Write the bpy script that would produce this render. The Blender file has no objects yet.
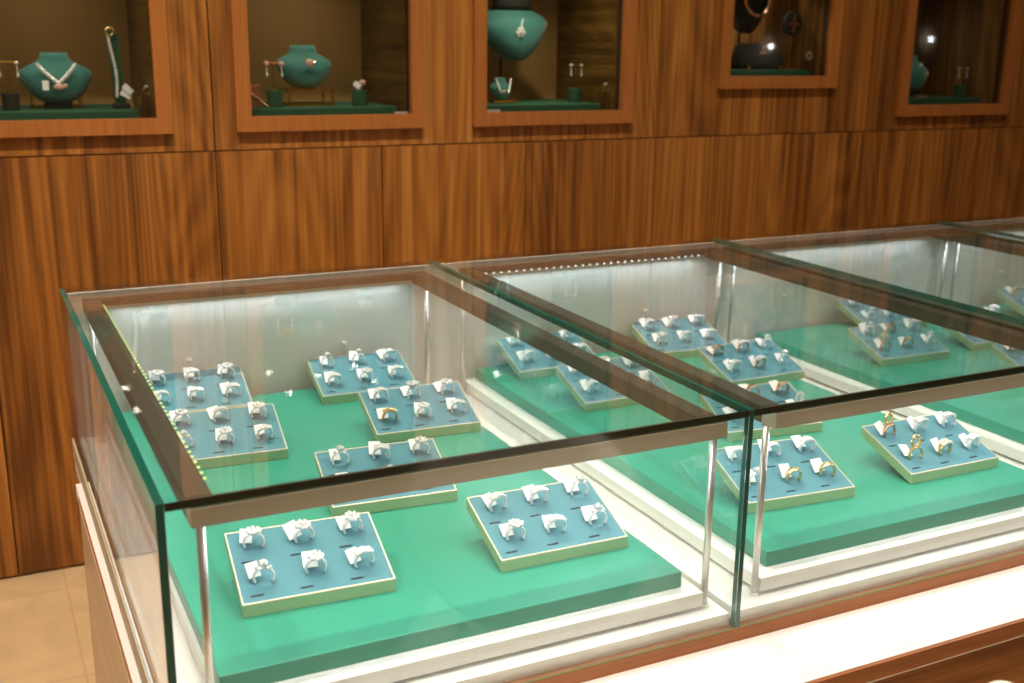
import bpy, bmesh, math, random
from mathutils import Vector, Matrix, Euler
random.seed(7)
SC = bpy.context.scene
COL = SC.collection
ZO = 0.8734            # height of the glass top above the floor; everything below is laid out from the glass top
YW = 1.795             # wall plane
PI = math.pi

# ------------------------------------------------------------------ helpers
def lin(r, g, b):
    f = lambda c: (c/255/12.92) if c/255 <= .04045 else ((c/255+.055)/1.055)**2.4
    return (f(r), f(g), f(b), 1)

def newmat(name):
    m = bpy.data.materials.new(name); m.use_nodes = True
    nt = m.node_tree; nt.nodes.clear()
    out = nt.nodes.new('ShaderNodeOutputMaterial')
    return m, nt, out

def N(nt, t, **kw):
    n = nt.nodes.new(t)
    for k, v in kw.items():
        if k in n.inputs.keys(): n.inputs[k].default_value = v
        else: setattr(n, k, v)
    return n

def pbr(name, col, rough=.5, metal=0, noise=0.0, nscale=40, bump=0.0, bscale=200, spec=.5, sheen=0, coat=0, emit=None, estr=0):
    m, nt, out = newmat(name)
    p = N(nt, 'ShaderNodeBsdfPrincipled')
    p.inputs['Roughness'].default_value = rough; p.inputs['Metallic'].default_value = metal
    p.inputs['Specular IOR Level'].default_value = spec
    p.inputs['Sheen Weight'].default_value = sheen; p.inputs['Coat Weight'].default_value = coat
    tc = N(nt, 'ShaderNodeTexCoord')
    if noise:
        nz = N(nt, 'ShaderNodeTexNoise'); nz.inputs['Scale'].default_value = nscale; nz.inputs['Detail'].default_value = 4
        nt.links.new(tc.outputs['Object'], nz.inputs['Vector'])
        mx = N(nt, 'ShaderNodeMix', data_type='RGBA'); mx.blend_type = 'MIX'
        mx.inputs['A'].default_value = tuple(c*(1-noise) for c in col[:3])+(1,)
        mx.inputs['B'].default_value = tuple(min(1, c*(1+noise)) for c in col[:3])+(1,)
        nt.links.new(nz.outputs['Fac'], mx.inputs['Factor']); nt.links.new(mx.outputs['Result'], p.inputs['Base Color'])
    else: p.inputs['Base Color'].default_value = col
    if bump:
        nb = N(nt, 'ShaderNodeTexNoise'); nb.inputs['Scale'].default_value = bscale
        nt.links.new(tc.outputs['Object'], nb.inputs['Vector'])
        b = N(nt, 'ShaderNodeBump'); b.inputs['Strength'].default_value = bump; b.inputs['Distance'].default_value = .002
        nt.links.new(nb.outputs['Fac'], b.inputs['Height']); nt.links.new(b.outputs['Normal'], p.inputs['Normal'])
    if emit:
        p.inputs['Emission Color'].default_value = emit; p.inputs['Emission Strength'].default_value = estr
    nt.links.new(p.outputs[0], out.inputs[0])
    return m

def wood(name, dark, mid, light, axis='Z', scale=1.0, rough=.42, contrast=1.0, coat=.0):
    """veneer: contour bands of a stretched noise give the cathedral figure, fine streaks run along the grain"""
    m, nt, out = newmat(name); L = nt.links.new
    tc = N(nt, 'ShaderNodeTexCoord'); oi = N(nt, 'ShaderNodeObjectInfo')
    off = N(nt, 'ShaderNodeVectorMath', operation='SCALE'); off.inputs[0].default_value = (17.3, 9.1, 23.7); L(oi.outputs['Random'], off.inputs['Scale'])
    add = N(nt, 'ShaderNodeVectorMath', operation='ADD'); L(tc.outputs['Object'], add.inputs[0]); L(off.outputs[0], add.inputs[1])
    def stretched(s, l):
        v = {'Z': (s, s, l), 'X': (l, s, s), 'Y': (s, l, s)}[axis]
        mp = N(nt, 'ShaderNodeVectorMath', operation='MULTIPLY'); L(add.outputs[0], mp.inputs[0]); mp.inputs[1].default_value = tuple(c*scale for c in v)
        return mp.outputs[0]
    n1 = N(nt, 'ShaderNodeTexNoise'); n1.inputs['Scale'].default_value = 1; n1.inputs['Detail'].default_value = .6; n1.inputs['Roughness'].default_value = .3
    L(stretched(4.4, .48), n1.inputs['Vector'])
    mul = N(nt, 'ShaderNodeMath', operation='MULTIPLY'); L(n1.outputs['Fac'], mul.inputs[0]); mul.inputs[1].default_value = 165
    sn = N(nt, 'ShaderNodeMath', operation='SINE'); L(mul.outputs[0], sn.inputs[0])
    n2 = N(nt, 'ShaderNodeTexNoise'); n2.inputs['Scale'].default_value = 1; n2.inputs['Detail'].default_value = 6; n2.inputs['Roughness'].default_value = .65
    L(stretched(62, 1.0), n2.inputs['Vector'])
    n3 = N(nt, 'ShaderNodeTexNoise'); n3.inputs['Scale'].default_value = 1; n3.inputs['Detail'].default_value = 2
    L(stretched(9, .22), n3.inputs['Vector'])
    a = N(nt, 'ShaderNodeMath', operation='MULTIPLY_ADD'); L(sn.outputs[0], a.inputs[0]); a.inputs[1].default_value = .048*contrast; L(n2.outputs['Fac'], a.inputs[2])
    b = N(nt, 'ShaderNodeMath', operation='MULTIPLY_ADD'); L(n3.outputs['Fac'], b.inputs[0]); b.inputs[1].default_value = .42*contrast; L(a.outputs[0], b.inputs[2])
    c = N(nt, 'ShaderNodeMath', operation='MULTIPLY_ADD'); L(oi.outputs['Random'], c.inputs[0]); c.inputs[1].default_value = .10; L(b.outputs[0], c.inputs[2])
    cr = N(nt, 'ShaderNodeValToRGB'); e = cr.color_ramp.elements
    e[0].position = .55; e[0].color = dark; e[1].position = 1.25 if False else 1.0; e[1].color = light
    x = cr.color_ramp.elements.new(.80); x.color = mid
    sc = N(nt, 'ShaderNodeMath', operation='MULTIPLY'); L(c.outputs[0], sc.inputs[0]); sc.inputs[1].default_value = .96
    L(sc.outputs[0], cr.inputs['Fac'])
    p = N(nt, 'ShaderNodeBsdfPrincipled'); p.inputs['Roughness'].default_value = rough; p.inputs['Coat Weight'].default_value = coat
    p.inputs['Specular IOR Level'].default_value = .3
    L(cr.outputs['Color'], p.inputs['Base Color']); L(p.outputs[0], out.inputs[0])
    return m

def glass(name, tint=(.975, .99, .98, 1), boost=1.0):
    """sheet glass: clear transmission plus a Fresnel mirror (same reflectance from either side of a face)"""
    m, nt, out = newmat(name); L = nt.links.new
    ge = N(nt, 'ShaderNodeNewGeometry')
    io = N(nt, 'ShaderNodeMath', operation='MULTIPLY_ADD'); L(ge.outputs['Backfacing'], io.inputs[0]); io.inputs[1].default_value = 1/1.5-1.5; io.inputs[2].default_value = 1.5
    fr = N(nt, 'ShaderNodeFresnel'); L(io.outputs[0], fr.inputs['IOR'])
    fm = N(nt, 'ShaderNodeMath', operation='MULTIPLY'); L(fr.outputs[0], fm.inputs[0]); fm.inputs[1].default_value = boost; fm.use_clamp = True
    t = N(nt, 'ShaderNodeBsdfTransparent'); t.inputs['Color'].default_value = tint
    g = N(nt, 'ShaderNodeBsdfGlossy'); g.inputs['Roughness'].default_value = 0.0; g.inputs['Color'].default_value = (1, 1, 1, 1)
    mx = N(nt, 'ShaderNodeMixShader'); L(fm.outputs[0], mx.inputs[0]); L(t.outputs[0], mx.inputs[1]); L(g.outputs[0], mx.inputs[2])
    L(mx.outputs[0], out.inputs[0]); return m

def emis(name, col, s):
    m, nt, out = newmat(name); e = N(nt, 'ShaderNodeEmission'); e.inputs['Color'].default_value = col; e.inputs['Strength'].default_value = s
    nt.links.new(e.outputs[0], out.inputs[0]); return m

M = {}
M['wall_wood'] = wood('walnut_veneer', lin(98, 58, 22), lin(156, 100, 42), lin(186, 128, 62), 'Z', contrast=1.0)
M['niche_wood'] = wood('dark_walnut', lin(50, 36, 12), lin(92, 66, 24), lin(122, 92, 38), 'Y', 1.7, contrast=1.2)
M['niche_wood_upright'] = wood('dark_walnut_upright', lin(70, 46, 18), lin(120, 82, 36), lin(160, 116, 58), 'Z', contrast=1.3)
M['frame_wood'] = wood('cherry_frame', lin(152, 94, 44), lin(170, 106, 50), lin(184, 118, 58), 'Z', 1.5, .4, .6)
M['counter_wood'] = wood('cherry_strip', lin(146, 88, 48), lin(174, 110, 66), lin(192, 128, 80), 'X', 1.4, .4, .8)
M['counter_dark'] = wood('walnut_front', lin(140, 86, 40), lin(186, 124, 64), lin(208, 146, 84), 'X', 1.2, .4)
M['side_wood'] = wood('lit_side_wood', lin(196, 170, 138), lin(212, 188, 156), lin(226, 204, 174), 'Y', 1.2, .35, .5)  # counter wood paled to carry the strong light on its end face
M['bar_top_shade'] = pbr('bar_top_shade_dark', lin(62, 56, 44), .5)  # dark colour standing in for shade on top of the light bars
M['plinth_side'] = pbr('tan_edging', lin(178, 160, 132), .5)
M['bead'] = pbr('green_glass_bead', lin(112, 150, 100), .3)
M['core'] = pbr('seam_black', lin(28, 16, 8), .9)
M['white'] = pbr('white_laminate', lin(238, 234, 228), .45, noise=.02, nscale=3)
M['ledge'] = pbr('white_stone', lin(246, 243, 240), .35, noise=.015, nscale=5)
M['panel_white'] = pbr('white_panel', lin(225, 219, 212), .4, noise=.02, nscale=4)
M['pad'] = pbr('green_silk', lin(36, 146, 122), .38, noise=.07, nscale=60, bump=.12, bscale=500, sheen=.1)
M['velvet'] = pbr('blue_velvet', lin(78, 138, 154), .85, noise=.08, nscale=500, bump=.2, bscale=1500, sheen=.25)
M['slot'] = pbr('slot_dark', lin(40, 52, 72), .95)
M['tray'] = pbr('champagne_edge', lin(172, 194, 152), .4, .3, noise=.06, nscale=90)
M['trim'] = pbr('cream_trim', lin(212, 200, 178), .4, .2)
M['silver'] = pbr('silver', (.96, .96, .97, 1), .3, .35)
M['gold'] = pbr('gold', (.90, .70, .38, 1), .24, .9)
M['rose'] = pbr('rose_gold', (.86, .5, .36, 1), .22, 1)
M['gem'] = pbr('diamond', (.95, .96, .98, 1), .08, .25, coat=1)
M['tag'] = pbr('tag_paper', lin(252, 252, 254), .6)
M['bronze_shaded'] = pbr('bronze_profile_shaded', lin(98, 86, 68), .4, .3)  # same profile as the front bars, colour darkened for shaded sides and back
M['bronze'] = pbr('bronze_profile', lin(184, 172, 154), .4, .2, noise=.04, nscale=20)
M['chrome'] = pbr('chrome', (.74, .71, .67, 1), .32, .9)
M['led'] = emis('led_dots', (.78, .95, .30, 1), 1.5)
M['led_cool'] = emis('led_dots_cool', (.85, .95, 1, 1), 2.6)
M['glass'] = glass('sheet_glass')
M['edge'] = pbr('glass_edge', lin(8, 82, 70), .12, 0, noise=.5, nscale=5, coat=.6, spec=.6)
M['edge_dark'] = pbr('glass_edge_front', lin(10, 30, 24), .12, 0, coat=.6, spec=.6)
M['pane'] = glass('niche_pane', (.96, .97, .95, 1))
M['beige'] = pbr('beige_fabric', lin(176, 140, 84), .9, noise=.08, nscale=200)
M['teal'] = pbr('teal_suede', lin(26, 104, 98), .75, noise=.06, nscale=120, sheen=.3)
M['forest'] = pbr('forest_suede', lin(14, 74, 48), .8)
M['dark'] = pbr('black_green_suede', lin(14, 26, 22), .8)
M['brass'] = pbr('brass', lin(206, 150, 58), .3, 1)
M['acrylic'] = glass('clear_block', (.86, .8, .76, 1), 1.6)
M['pink'] = pbr('pink_stone', lin(206, 160, 146), .35)
M['cream'] = pbr('cream_leather', lin(236, 226, 212), .55, bump=.1, bscale=300)
M['lacquer'] = pbr('white_lacquer', lin(228, 220, 206), .3)
M['ceiling'] = pbr('ceiling_paint', lin(228, 220, 208), .9, noise=.02)
M['wallpaint'] = pbr('warm_plaster', lin(196, 172, 142), .9, noise=.03)
M['lamp_glow'] = emis('lamp_glow', (1, .9, .72, 1), 60)
M['glint_white'] = emis('glint_white', (.95, .97, 1, 1), 18)
M['screen'] = pbr('card_white', lin(200, 192, 186), .5, noise=.1, nscale=300)
M['copper'] = pbr('copper_card', lin(176, 122, 88), .35, .6)

def tilemat():
    m, nt, out = newmat('beige_tile'); L = nt.links.new
    tc = N(nt, 'ShaderNodeTexCoord'); br = N(nt, 'ShaderNodeTexBrick'); br.offset = 0.0
    L(tc.outputs['Object'], br.inputs['Vector'])
    br.inputs['Scale'].default_value = 1; br.inputs['Brick Width'].default_value = .42; br.inputs['Row Height'].default_value = .42
    br.inputs['Mortar Size'].default_value = .0022; br.inputs['Mortar Smooth'].default_value = .3
    br.inputs['Color1'].default_value = lin(184, 156, 118); br.inputs['Color2'].default_value = lin(180, 151, 114); br.inputs['Mortar'].default_value = lin(168, 138, 101)
    nz = N(nt, 'ShaderNodeTexNoise'); nz.inputs['Scale'].default_value = 6; nz.inputs['Detail'].default_value = 8; nz.inputs['Distortion'].default_value = 1.5
    L(tc.outputs['Object'], nz.inputs['Vector'])
    mx = N(nt, 'ShaderNodeMix', data_type='RGBA'); mx.blend_type = 'OVERLAY'; mx.inputs['Factor'].default_value = .25
    L(br.outputs['Color'], mx.inputs['A']); L(nz.outputs['Fac'], mx.inputs['B'])
    p = N(nt, 'ShaderNodeBsdfPrincipled'); p.inputs['Roughness'].default_value = .3
    L(mx.outputs['Result'], p.inputs['Base Color']); L(p.outputs[0], out.inputs[0]); return m
M['tile'] = tilemat()

# ------------------------------------------------------------------ object helpers
def obj(name, bm, mat, parent=None, smooth=False, loc=None):
    me = bpy.data.meshes.new(name)
    bmesh.ops.recalc_face_normals(bm, faces=bm.faces[:])
    bm.to_mesh(me); bm.free()
    for m in (mat if isinstance(mat, (list, tuple)) else [mat]): me.materials.append(M[m] if isinstance(m, str) else m)
    if smooth:
        for p in me.polygons: p.use_smooth = True
    o = bpy.data.objects.new(name, me); COL.objects.link(o)
    if parent is not None: o.parent = parent
    if loc: o.location = loc
    return o

def thing(name, label, cat, loc=(0, 0, 0), rz=0, group=None):
    o = bpy.data.objects.new(name, None); COL.objects.link(o); o.empty_display_size = .02
    o.location = loc; o.rotation_euler = (0, 0, rz)
    return tag(o, label, cat, group)

def tag(o, label, cat, group=None):
    o['label'] = label; o['category'] = cat
    if group: o['group'] = group
    return o

def struct(o):
    o['kind'] = 'structure'; return o

def dup(root, name=None):
    r = root.copy(); COL.objects.link(r)
    for ch in list(root.children):
        c = ch.copy(); COL.objects.link(c); c.parent = r
        for g in ch.children:
            d = g.copy(); COL.objects.link(d); d.parent = c
    return r

def box(bm, x0, x1, y0, y1, z0, z1, bev=0, mi=0):
    vs = [bm.verts.new(p) for p in ((x0, y0, z0), (x1, y0, z0), (x1, y1, z0), (x0, y1, z0), (x0, y0, z1), (x1, y0, z1), (x1, y1, z1), (x0, y1, z1))]
    fs = [bm.faces.new([vs[i] for i in f]) for f in ((0, 3, 2, 1), (4, 5, 6, 7), (0, 1, 5, 4), (1, 2, 6, 5), (2, 3, 7, 6), (3, 0, 4, 7))]
    for f in fs: f.material_index = mi
    if bev:
        es = list({e for f in fs for e in f.edges})
        bmesh.ops.bevel(bm, geom=es, offset=bev, segments=2, affect='EDGES', profile=.5)
    return fs

def bx(*a, **k):
    bm = bmesh.new(); box(bm, *a, **k); return bm

def lathe(bm, prof, n=24, c=(0, 0, 0), sx=1, sy=1, cap=True):
    """profile [(radius, z)] turned about the vertical through c; sx, sy flatten it"""
    rows = []
    for r, z in prof:
        rows.append([bm.verts.new((c[0]+r*sx*math.cos(2*PI*i/n), c[1]+r*sy*math.sin(2*PI*i/n), c[2]+z)) for i in range(n)])
    for a, b in zip(rows, rows[1:]):
        for i in range(n): bm.faces.new((a[i], a[(i+1) % n], b[(i+1) % n], b[i]))
    if cap:
        bm.faces.new(rows[0][::-1]); bm.faces.new(rows[-1])
    return rows

def loft(bm, rings, cap=True):
    rows = [[bm.verts.new(p) for p in r] for r in rings]; n = len(rows[0])
    for a, b in zip(rows, rows[1:]):
        for i in range(n): bm.faces.new((a[i], a[(i+1) % n], b[(i+1) % n], b[i]))
    if cap: bm.faces.new(rows[0][::-1]); bm.faces.new(rows[-1])

def tube(bm, pts, r, n=8, closed=False):
    pts = [Vector(p) for p in pts]; rows = []
    k = len(pts)
    for i, p in enumerate(pts):
        a = pts[(i-1) % k] if (closed or i > 0) else p; b = pts[(i+1) % k] if (closed or i < k-1) else p
        d = (b-a).normalized(); u = d.cross(Vector((.13, .99, .07)))
        if u.length < .2: u = d.cross(Vector((1, 0, 0)))
        u.normalize(); v = d.cross(u); rr = r[i] if isinstance(r, (list, tuple)) else r
        rows.append([bm.verts.new(p+u*rr*math.cos(2*PI*j/n)+v*rr*math.sin(2*PI*j/n)) for j in range(n)])
    if closed: rows.append(rows[0])
    for a, b in zip(rows, rows[1:]):
        for j in range(n): bm.faces.new((a[j], a[(j+1) % n], b[(j+1) % n], b[j]))
    if not closed: bm.faces.new(rows[0][::-1]); bm.faces.new(rows[-1])

def ball(bm, c, r, u=12, v=8, s=(1, 1, 1)):
    m = Matrix.Translation(c) @ Matrix.Diagonal((r*s[0], r*s[1], r*s[2], 1))
    bmesh.ops.create_uvsphere(bm, u_segments=u, v_segments=v, radius=1, matrix=m)

def ico(bm, c, r, s=(1, 1, 1), sub=1, rot=None):
    m = Matrix.Translation(c) @ (rot.to_matrix().to_4x4() if rot else Matrix()) @ Matrix.Diagonal((r*s[0], r*s[1], r*s[2], 1))
    bmesh.ops.create_icosphere(bm, subdivisions=sub, radius=1, matrix=m)

def holed(xs, zs, filled, y0, y1):
    """upright panel y0..y1 cut from a grid; cells for which filled(cx, cz) is false stay open"""
    bm = bmesh.new(); V = {}
    def v(i, j, y):
        k = (i, j, y)
        if k not in V: V[k] = bm.verts.new((xs[i], y, zs[j]))
        return V[k]
    nx, nz = len(xs)-1, len(zs)-1
    F = {(i, j): filled((xs[i]+xs[i+1])/2, (zs[j]+zs[j+1])/2) for i in range(nx) for j in range(nz)}
    for (i, j), f in F.items():
        if not f: continue
        bm.faces.new((v(i, j, y0), v(i+1, j, y0), v(i+1, j+1, y0), v(i, j+1, y0)))
        bm.faces.new((v(i, j, y1), v(i, j+1, y1), v(i+1, j+1, y1), v(i+1, j, y1)))
        for di, dj, a, b in ((-1, 0, (i, j), (i, j+1)), (1, 0, (i+1, j), (i+1, j+1)), (0, -1, (i, j), (i+1, j)), (0, 1, (i, j+1), (i+1, j+1))):
            if not F.get((i+di, j+dj), False):
                bm.faces.new((v(*a, y0), v(*b, y0), v(*b, y1), v(*a, y1)))
    return bm

# ------------------------------------------------------------------ the room
ZF, ZC = -ZO, 1.75
X0, X1, YF = -2.5, 9.0, -4.0
struct(obj('floor', bx(X0, X1, YF, YW+.45, ZF-.05, ZF), 'tile'))
struct(obj('ceiling', bx(X0, X1, YF, YW+.45, ZC, ZC+.05), 'ceiling'))
struct(obj('wall_left', bx(X0-.1, X0, YF, YW+.45, ZF, ZC), 'wallpaint'))
struct(obj('wall_right', bx(X1, X1+.1, YF, YW+.45, ZF, ZC), 'wallpaint'))
struct(obj('wall_front', bx(X0, X1, YF-.1, YF, ZF, ZC), 'wallpaint'))
# niches: opening x0, x1, z0, z1 (inner edge of the frame)
NICHE = [(-.118, .301, .222, .74), (.524, .940, .222, .74), (1.153, 1.577, .222, .74), (1.942, 2.317, .314, .74), (2.655, 3.088, .222, .74)]
NICHE = [(a-.0079*(a+.125), b-.0079*(b+.125), c, d) for a, b, c, d in NICHE]
HOLES = [(a-.006, b+.006, c-.006, d+.006) for a, b, c, d in NICHE]
def solid(x, z): return not any(a < x < b and c < z < d for a, b, c, d in HOLES)
wb = bpy.data.objects.new('wall_back', None); COL.objects.link(wb); struct(wb); wb.location = (0, YW, ZF)
def wpart(name, bm, mat):
    o = obj(name, bm, mat, wb); o.location = (0, -YW, -ZF); return o
cutx = sorted({c for h in HOLES for c in h[:2]}); cutz = sorted({c for h in HOLES for c in h[2:]})
wpart('wall_core', holed([X0]+cutx+[X1], [ZF]+cutz+[ZC], solid, YW+.012, YW+.03), 'core')
G = .0016; ZS = .1415
up = [X0, -.83, .43, 1.689, 2.55, 3.5, 4.8, 6.2, 7.6, X1]
for a, b in zip(up, up[1:]):
    xs = [a+G]+[c for c in cutx if a < c < b]+[b-G]
    wpart('veneer_panel', holed(xs, [ZS+G]+cutz+[ZC-.002], solid, YW-.006, YW+.0115), 'wall_wood')
lo = [X0, -1.8, -.95, -.10, .431, .853, 1.268, 1.689, 2.104, 2.55, 2.983, 3.41, 4.3, 5.4, 6.6, 7.8, X1]
for a, b in zip(lo, lo[1:]):
    wpart('veneer_panel', bx(a+G, b-G, YW-.006, YW+.0115, ZF+.006, ZS-G), 'wall_wood')

# ------------------------------------------------------------------ niches in the wall
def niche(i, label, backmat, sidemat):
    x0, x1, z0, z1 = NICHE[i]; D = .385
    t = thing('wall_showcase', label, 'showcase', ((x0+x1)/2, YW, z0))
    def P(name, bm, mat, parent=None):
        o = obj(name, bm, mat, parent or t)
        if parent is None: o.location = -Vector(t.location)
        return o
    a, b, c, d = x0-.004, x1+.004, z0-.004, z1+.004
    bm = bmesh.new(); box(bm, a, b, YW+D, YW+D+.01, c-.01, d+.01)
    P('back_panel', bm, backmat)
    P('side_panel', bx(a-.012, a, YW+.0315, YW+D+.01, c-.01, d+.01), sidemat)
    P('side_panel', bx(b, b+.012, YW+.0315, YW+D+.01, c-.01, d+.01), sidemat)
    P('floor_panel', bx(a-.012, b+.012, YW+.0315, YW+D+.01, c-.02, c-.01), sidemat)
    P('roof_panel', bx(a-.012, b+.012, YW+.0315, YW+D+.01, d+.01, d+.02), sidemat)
    w = .036; f0, f1 = YW-.022, YW-.0065
    bm = holed([x0-w, x0, x1, x1+w], [z0-w, z0, z1, z1+w], lambda x, z: not (x0 < x < x1 and z0 < z < z1), f0, f1)
    fr = P('frame', bm, 'frame_wood')
    P('glass_pane', bx(x0-.003, x1+.003, YW+.000, YW+.006, z0-.003, z1+.003), 'pane')
    # recessed spot in the niche roof
    bm = bmesh.new(); lathe(bm, [(.022, -.012), (.026, -.012), (.026, 0), (.022, 0)], 20, ((x0+x1)/2, YW+(.18, .18, .09, .26, .18)[i], d+.0095), cap=False)
    P('spot_ring', bm, 'chrome', None)
    return t
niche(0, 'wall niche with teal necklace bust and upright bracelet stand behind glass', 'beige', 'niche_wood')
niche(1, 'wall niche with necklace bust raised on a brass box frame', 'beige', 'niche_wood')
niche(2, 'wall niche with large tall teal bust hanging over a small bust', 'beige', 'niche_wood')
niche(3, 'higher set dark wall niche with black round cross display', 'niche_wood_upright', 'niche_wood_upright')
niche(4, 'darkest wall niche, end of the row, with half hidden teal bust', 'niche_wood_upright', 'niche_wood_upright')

def placed(name, bm, mat, label, cat, group=None, smooth=False):
    return tag(obj(name, bm, mat, None, smooth), label, cat, group)

def kid(t, name, bm, mat, smooth=False):
    o = obj(name, bm, mat, t, smooth); return o

ZP = .237        # top of the green platforms in the niches
plat = [(-.113, .268, .222, 'with the teal bust and bracelet stand', 0), (.529, .915, .222, 'under the brass box frame', 1),
        (1.158, 1.53, .222, 'below the large hanging bust', 2), (1.947, 2.29, .314, 'in the higher set niche', 3), (2.66, 3.03, .222, 'in the darkest niche', 4)]
for a, b, z, txt, i in plat:
    zz = z-.0135; top = ZP if i != 3 else .33
    placed('display_platform', bx(a, b, YW+.045, YW+.34, zz, top, bev=.002), 'forest', 'low green suede platform '+txt, 'platform', 'green platforms in the wall niches')
ZP += .0004

def bust_mesh(w, h, dpt, neck=.30, n=28, lean=0.12):
    """necklace bust: rounded hem, drooping shoulders, short neck"""
    prof = [(0, .34, .55), (.05, .50, .76), (.16, .70, .92), (.32, .87, 1.0), (.47, .97, .98), (.58, 1.0, .86), (.66, .93, .70), (.74, .72, .58), (.82, .50, .5), (.90, neck*1.28, .44), (1.0, neck*1.22, .42)]
    rings = []
    for t, rw, rd in prof:
        rings.append([(w/2*rw*math.cos(2*PI*i/n), dpt/2*rd*math.sin(2*PI*i/n)+lean*h*t, h*t) for i in range(n)])
    bm = bmesh.new(); loft(bm, rings); return bm

def box_frame(bm, x0, x1, y0, y1, z0, z1, r=.003):
    for z in (z0+r, z1-r):
        for y in (y0, y1): box(bm, x0, x1, y-r, y+r, z-r, z+r)
        for x in (x0, x1): box(bm, x-r, x+r, y0, y1, z-r, z+r)
    for x in (x0, x1):
        for y in (y0, y1): box(bm, x-r, x+r, y-r, y+r, z0, z1)

def necklace_pts(w, h, dpt, drop, neckz, n=13):
    """V shaped necklace following the bust front (front is -y)"""
    return [((i/(n-1)-.5)*w, -(1-abs(i/(n-1)-.5)*1.0)*dpt, neckz-drop*(1-abs(i/(n-1)-.5)*2)**.85) for i in range(n)]

# --- first niche
cx, cy = .101, YW+.17
t = thing('necklace_bust', 'teal suede necklace bust on a low brass stand beside upright bracelet', 'bust', (cx, cy, ZP))
b = kid(t, 'bust_form', bust_mesh(.165, .115, .085), 'teal', True); b.location = (0, 0, .014)
bm = bmesh.new(); lathe(bm, [(.028, .001), (.032, .001), (.032, .022), (.024, .022)], 24, sy=.7); kid(t, 'base', bm, 'dark')
bm = bmesh.new(); box_frame(bm, -.055, .055, .030, .075, .0, .050, .0018); kid(t, 'stand_frame', bm, 'brass')
bm = bmesh.new()
for i, p in enumerate(necklace_pts(.082, .1, .044, .042, .1, 23)):
    ico(bm, (p[0], p[1]-.012, p[2]), .0046+.0014*(i % 2))
t = thing('diamond_necklace', 'sparkling white necklace with tag on teal bust with low stand', 'necklace', (cx, cy, ZP+.002))
kid(t, 'stone_strand', bm, 'gem'); 
bm = bmesh.new(); ico(bm, (.0, -.060, .050), .0095, (1.3, .5, .8), 2); ico(bm, (.014, -.058, .052), .006, (1, .5, 1), 1); kid(t, 'pendant', bm, 'pink')
bm = bmesh.new(); box(bm, -.036, -.022, -.0635, -.0625, .043, .065); o = kid(t, 'price_tag', bm, 'tag')
t = thing('bracelet_stand', 'upright green suede bracelet stand at niche side', 'stand', (.240, YW+.13, ZP))
bm = bmesh.new(); vs = [(-.017, -.006), (.015, -.006), (.015, .010), (-.017, .010)]
loft(bm, [[(x*.8, y, 0) for x, y in vs], [(x*.8, y, .012) for x, y in vs], [(x*.75-.002, y+.004, .03) for x, y in vs], [(x*.72-.006, y+.02, .18) for x, y in vs]]); kid(t, 'upright', bm, 'forest')
bm = bmesh.new(); box(bm, -.02, .02, -.014, .02, 0, .012, bev=.002); kid(t, 'base', bm, 'dark')
t = thing('tennis_bracelet', 'white stone bracelet hanging down the upright green stand', 'bracelet', (.240, YW+.13, ZP+.03))
bm = bmesh.new()
for i in range(19): ico(bm, (-.010-.0002*i+.004*math.sin(i*.25), -.011+.0009*i, .0+.0075*i), .0050)
kid(t, 'stone_chain', bm, 'gem')
bm = bmesh.new(); tube(bm, [(-.014+.010*math.cos(a*PI/6), .002, .150+.009*math.sin(a*PI/6)) for a in range(12)], .0026, 8, True); kid(t, 'clasp', bm, 'gold')
for k, (x, z, r) in enumerate(((.010, .004, .5), (.014, .016, .8))):
    bm = bmesh.new(); box(bm, -.013, .013, -.0006, .0006, -.0075, .0075); o = kid(t, 'price_tag', bm, 'tag'); o.location = (x, -.018-.003*k, z); o.rotation_euler = (0, r, 0)

def cube_with_ring(x, y, z, label, lab2, metal):
    tt = tag(obj('acrylic_cube', bx(-.017, .017, -.014, .014, 0, .060, bev=.002), 'acrylic', None, loc=(x, y, z)), label, 'block', 'clear blocks in the wall niches')
    r = thing('ring', lab2, 'ring', (x, y, z+.0605))
    bm = bmesh.new(); tube(bm, [(.009*math.cos(a*PI/8), 0, .0105+.009*math.sin(a*PI/8)) for a in range(16)], .0014, 8, True); kid(r, 'band', bm, metal)
    bm = bmesh.new(); ico(bm, (0, 0, .022), .0045, (1, 1, .7), 2); kid(r, 'stone', bm, 'gem')
cube_with_ring(.293, YW+.08, .2085, 'small clear block at niche side beside the bracelet stand', 'ring on clear block beside the bracelet stand', 'rose')

def earring_stand(x, y, z, hc, h, w, label, elabel, stone, cylmat='forest'):
    t = thing('earring_stand', label, 'stand', (x, y, z))
    bm = bmesh.new(); lathe(bm, [(.018, 0), (.019, .002), (.019, hc-.002), (.018, hc)], 24); kid(t, 'base', bm, cylmat, False)
    bm = bmesh.new(); tube(bm, [(0, 0, hc), (0, 0, h)], .0016); tube(bm, [(-w/2, 0, h), (w/2, 0, h)], .0022); kid(t, 'brass_bar', bm, 'brass')
    for s in (-1, 1):
        e = thing('earring', elabel, 'earring', (x+s*w*.38, y-.0042, z+h-.002), 0, 'earrings on bar stands')
        bm = bmesh.new(); ico(bm, (0, -.004, 0), .0075 if stone == 'pink' else .0045, (1, .6, 1), 2); kid(e, 'stone', bm, stone)
        bm = bmesh.new(); tube(bm, [(0, -.003, -.007), (.001, -.003, -.024)], .0016); ico(bm, (.001, -.003, -.027), .0045, (.8, .5, 1.3), 1); kid(e, 'drop', bm, 'gem' if stone != 'pink' else 'silver')
earring_stand(-.005, YW+.12, ZP, .038, .108, .05, 'brass bar earring stand on dark block at the frame edge', 'drop earring on bar stand beside the teal bust', 'gem', 'dark')

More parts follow.
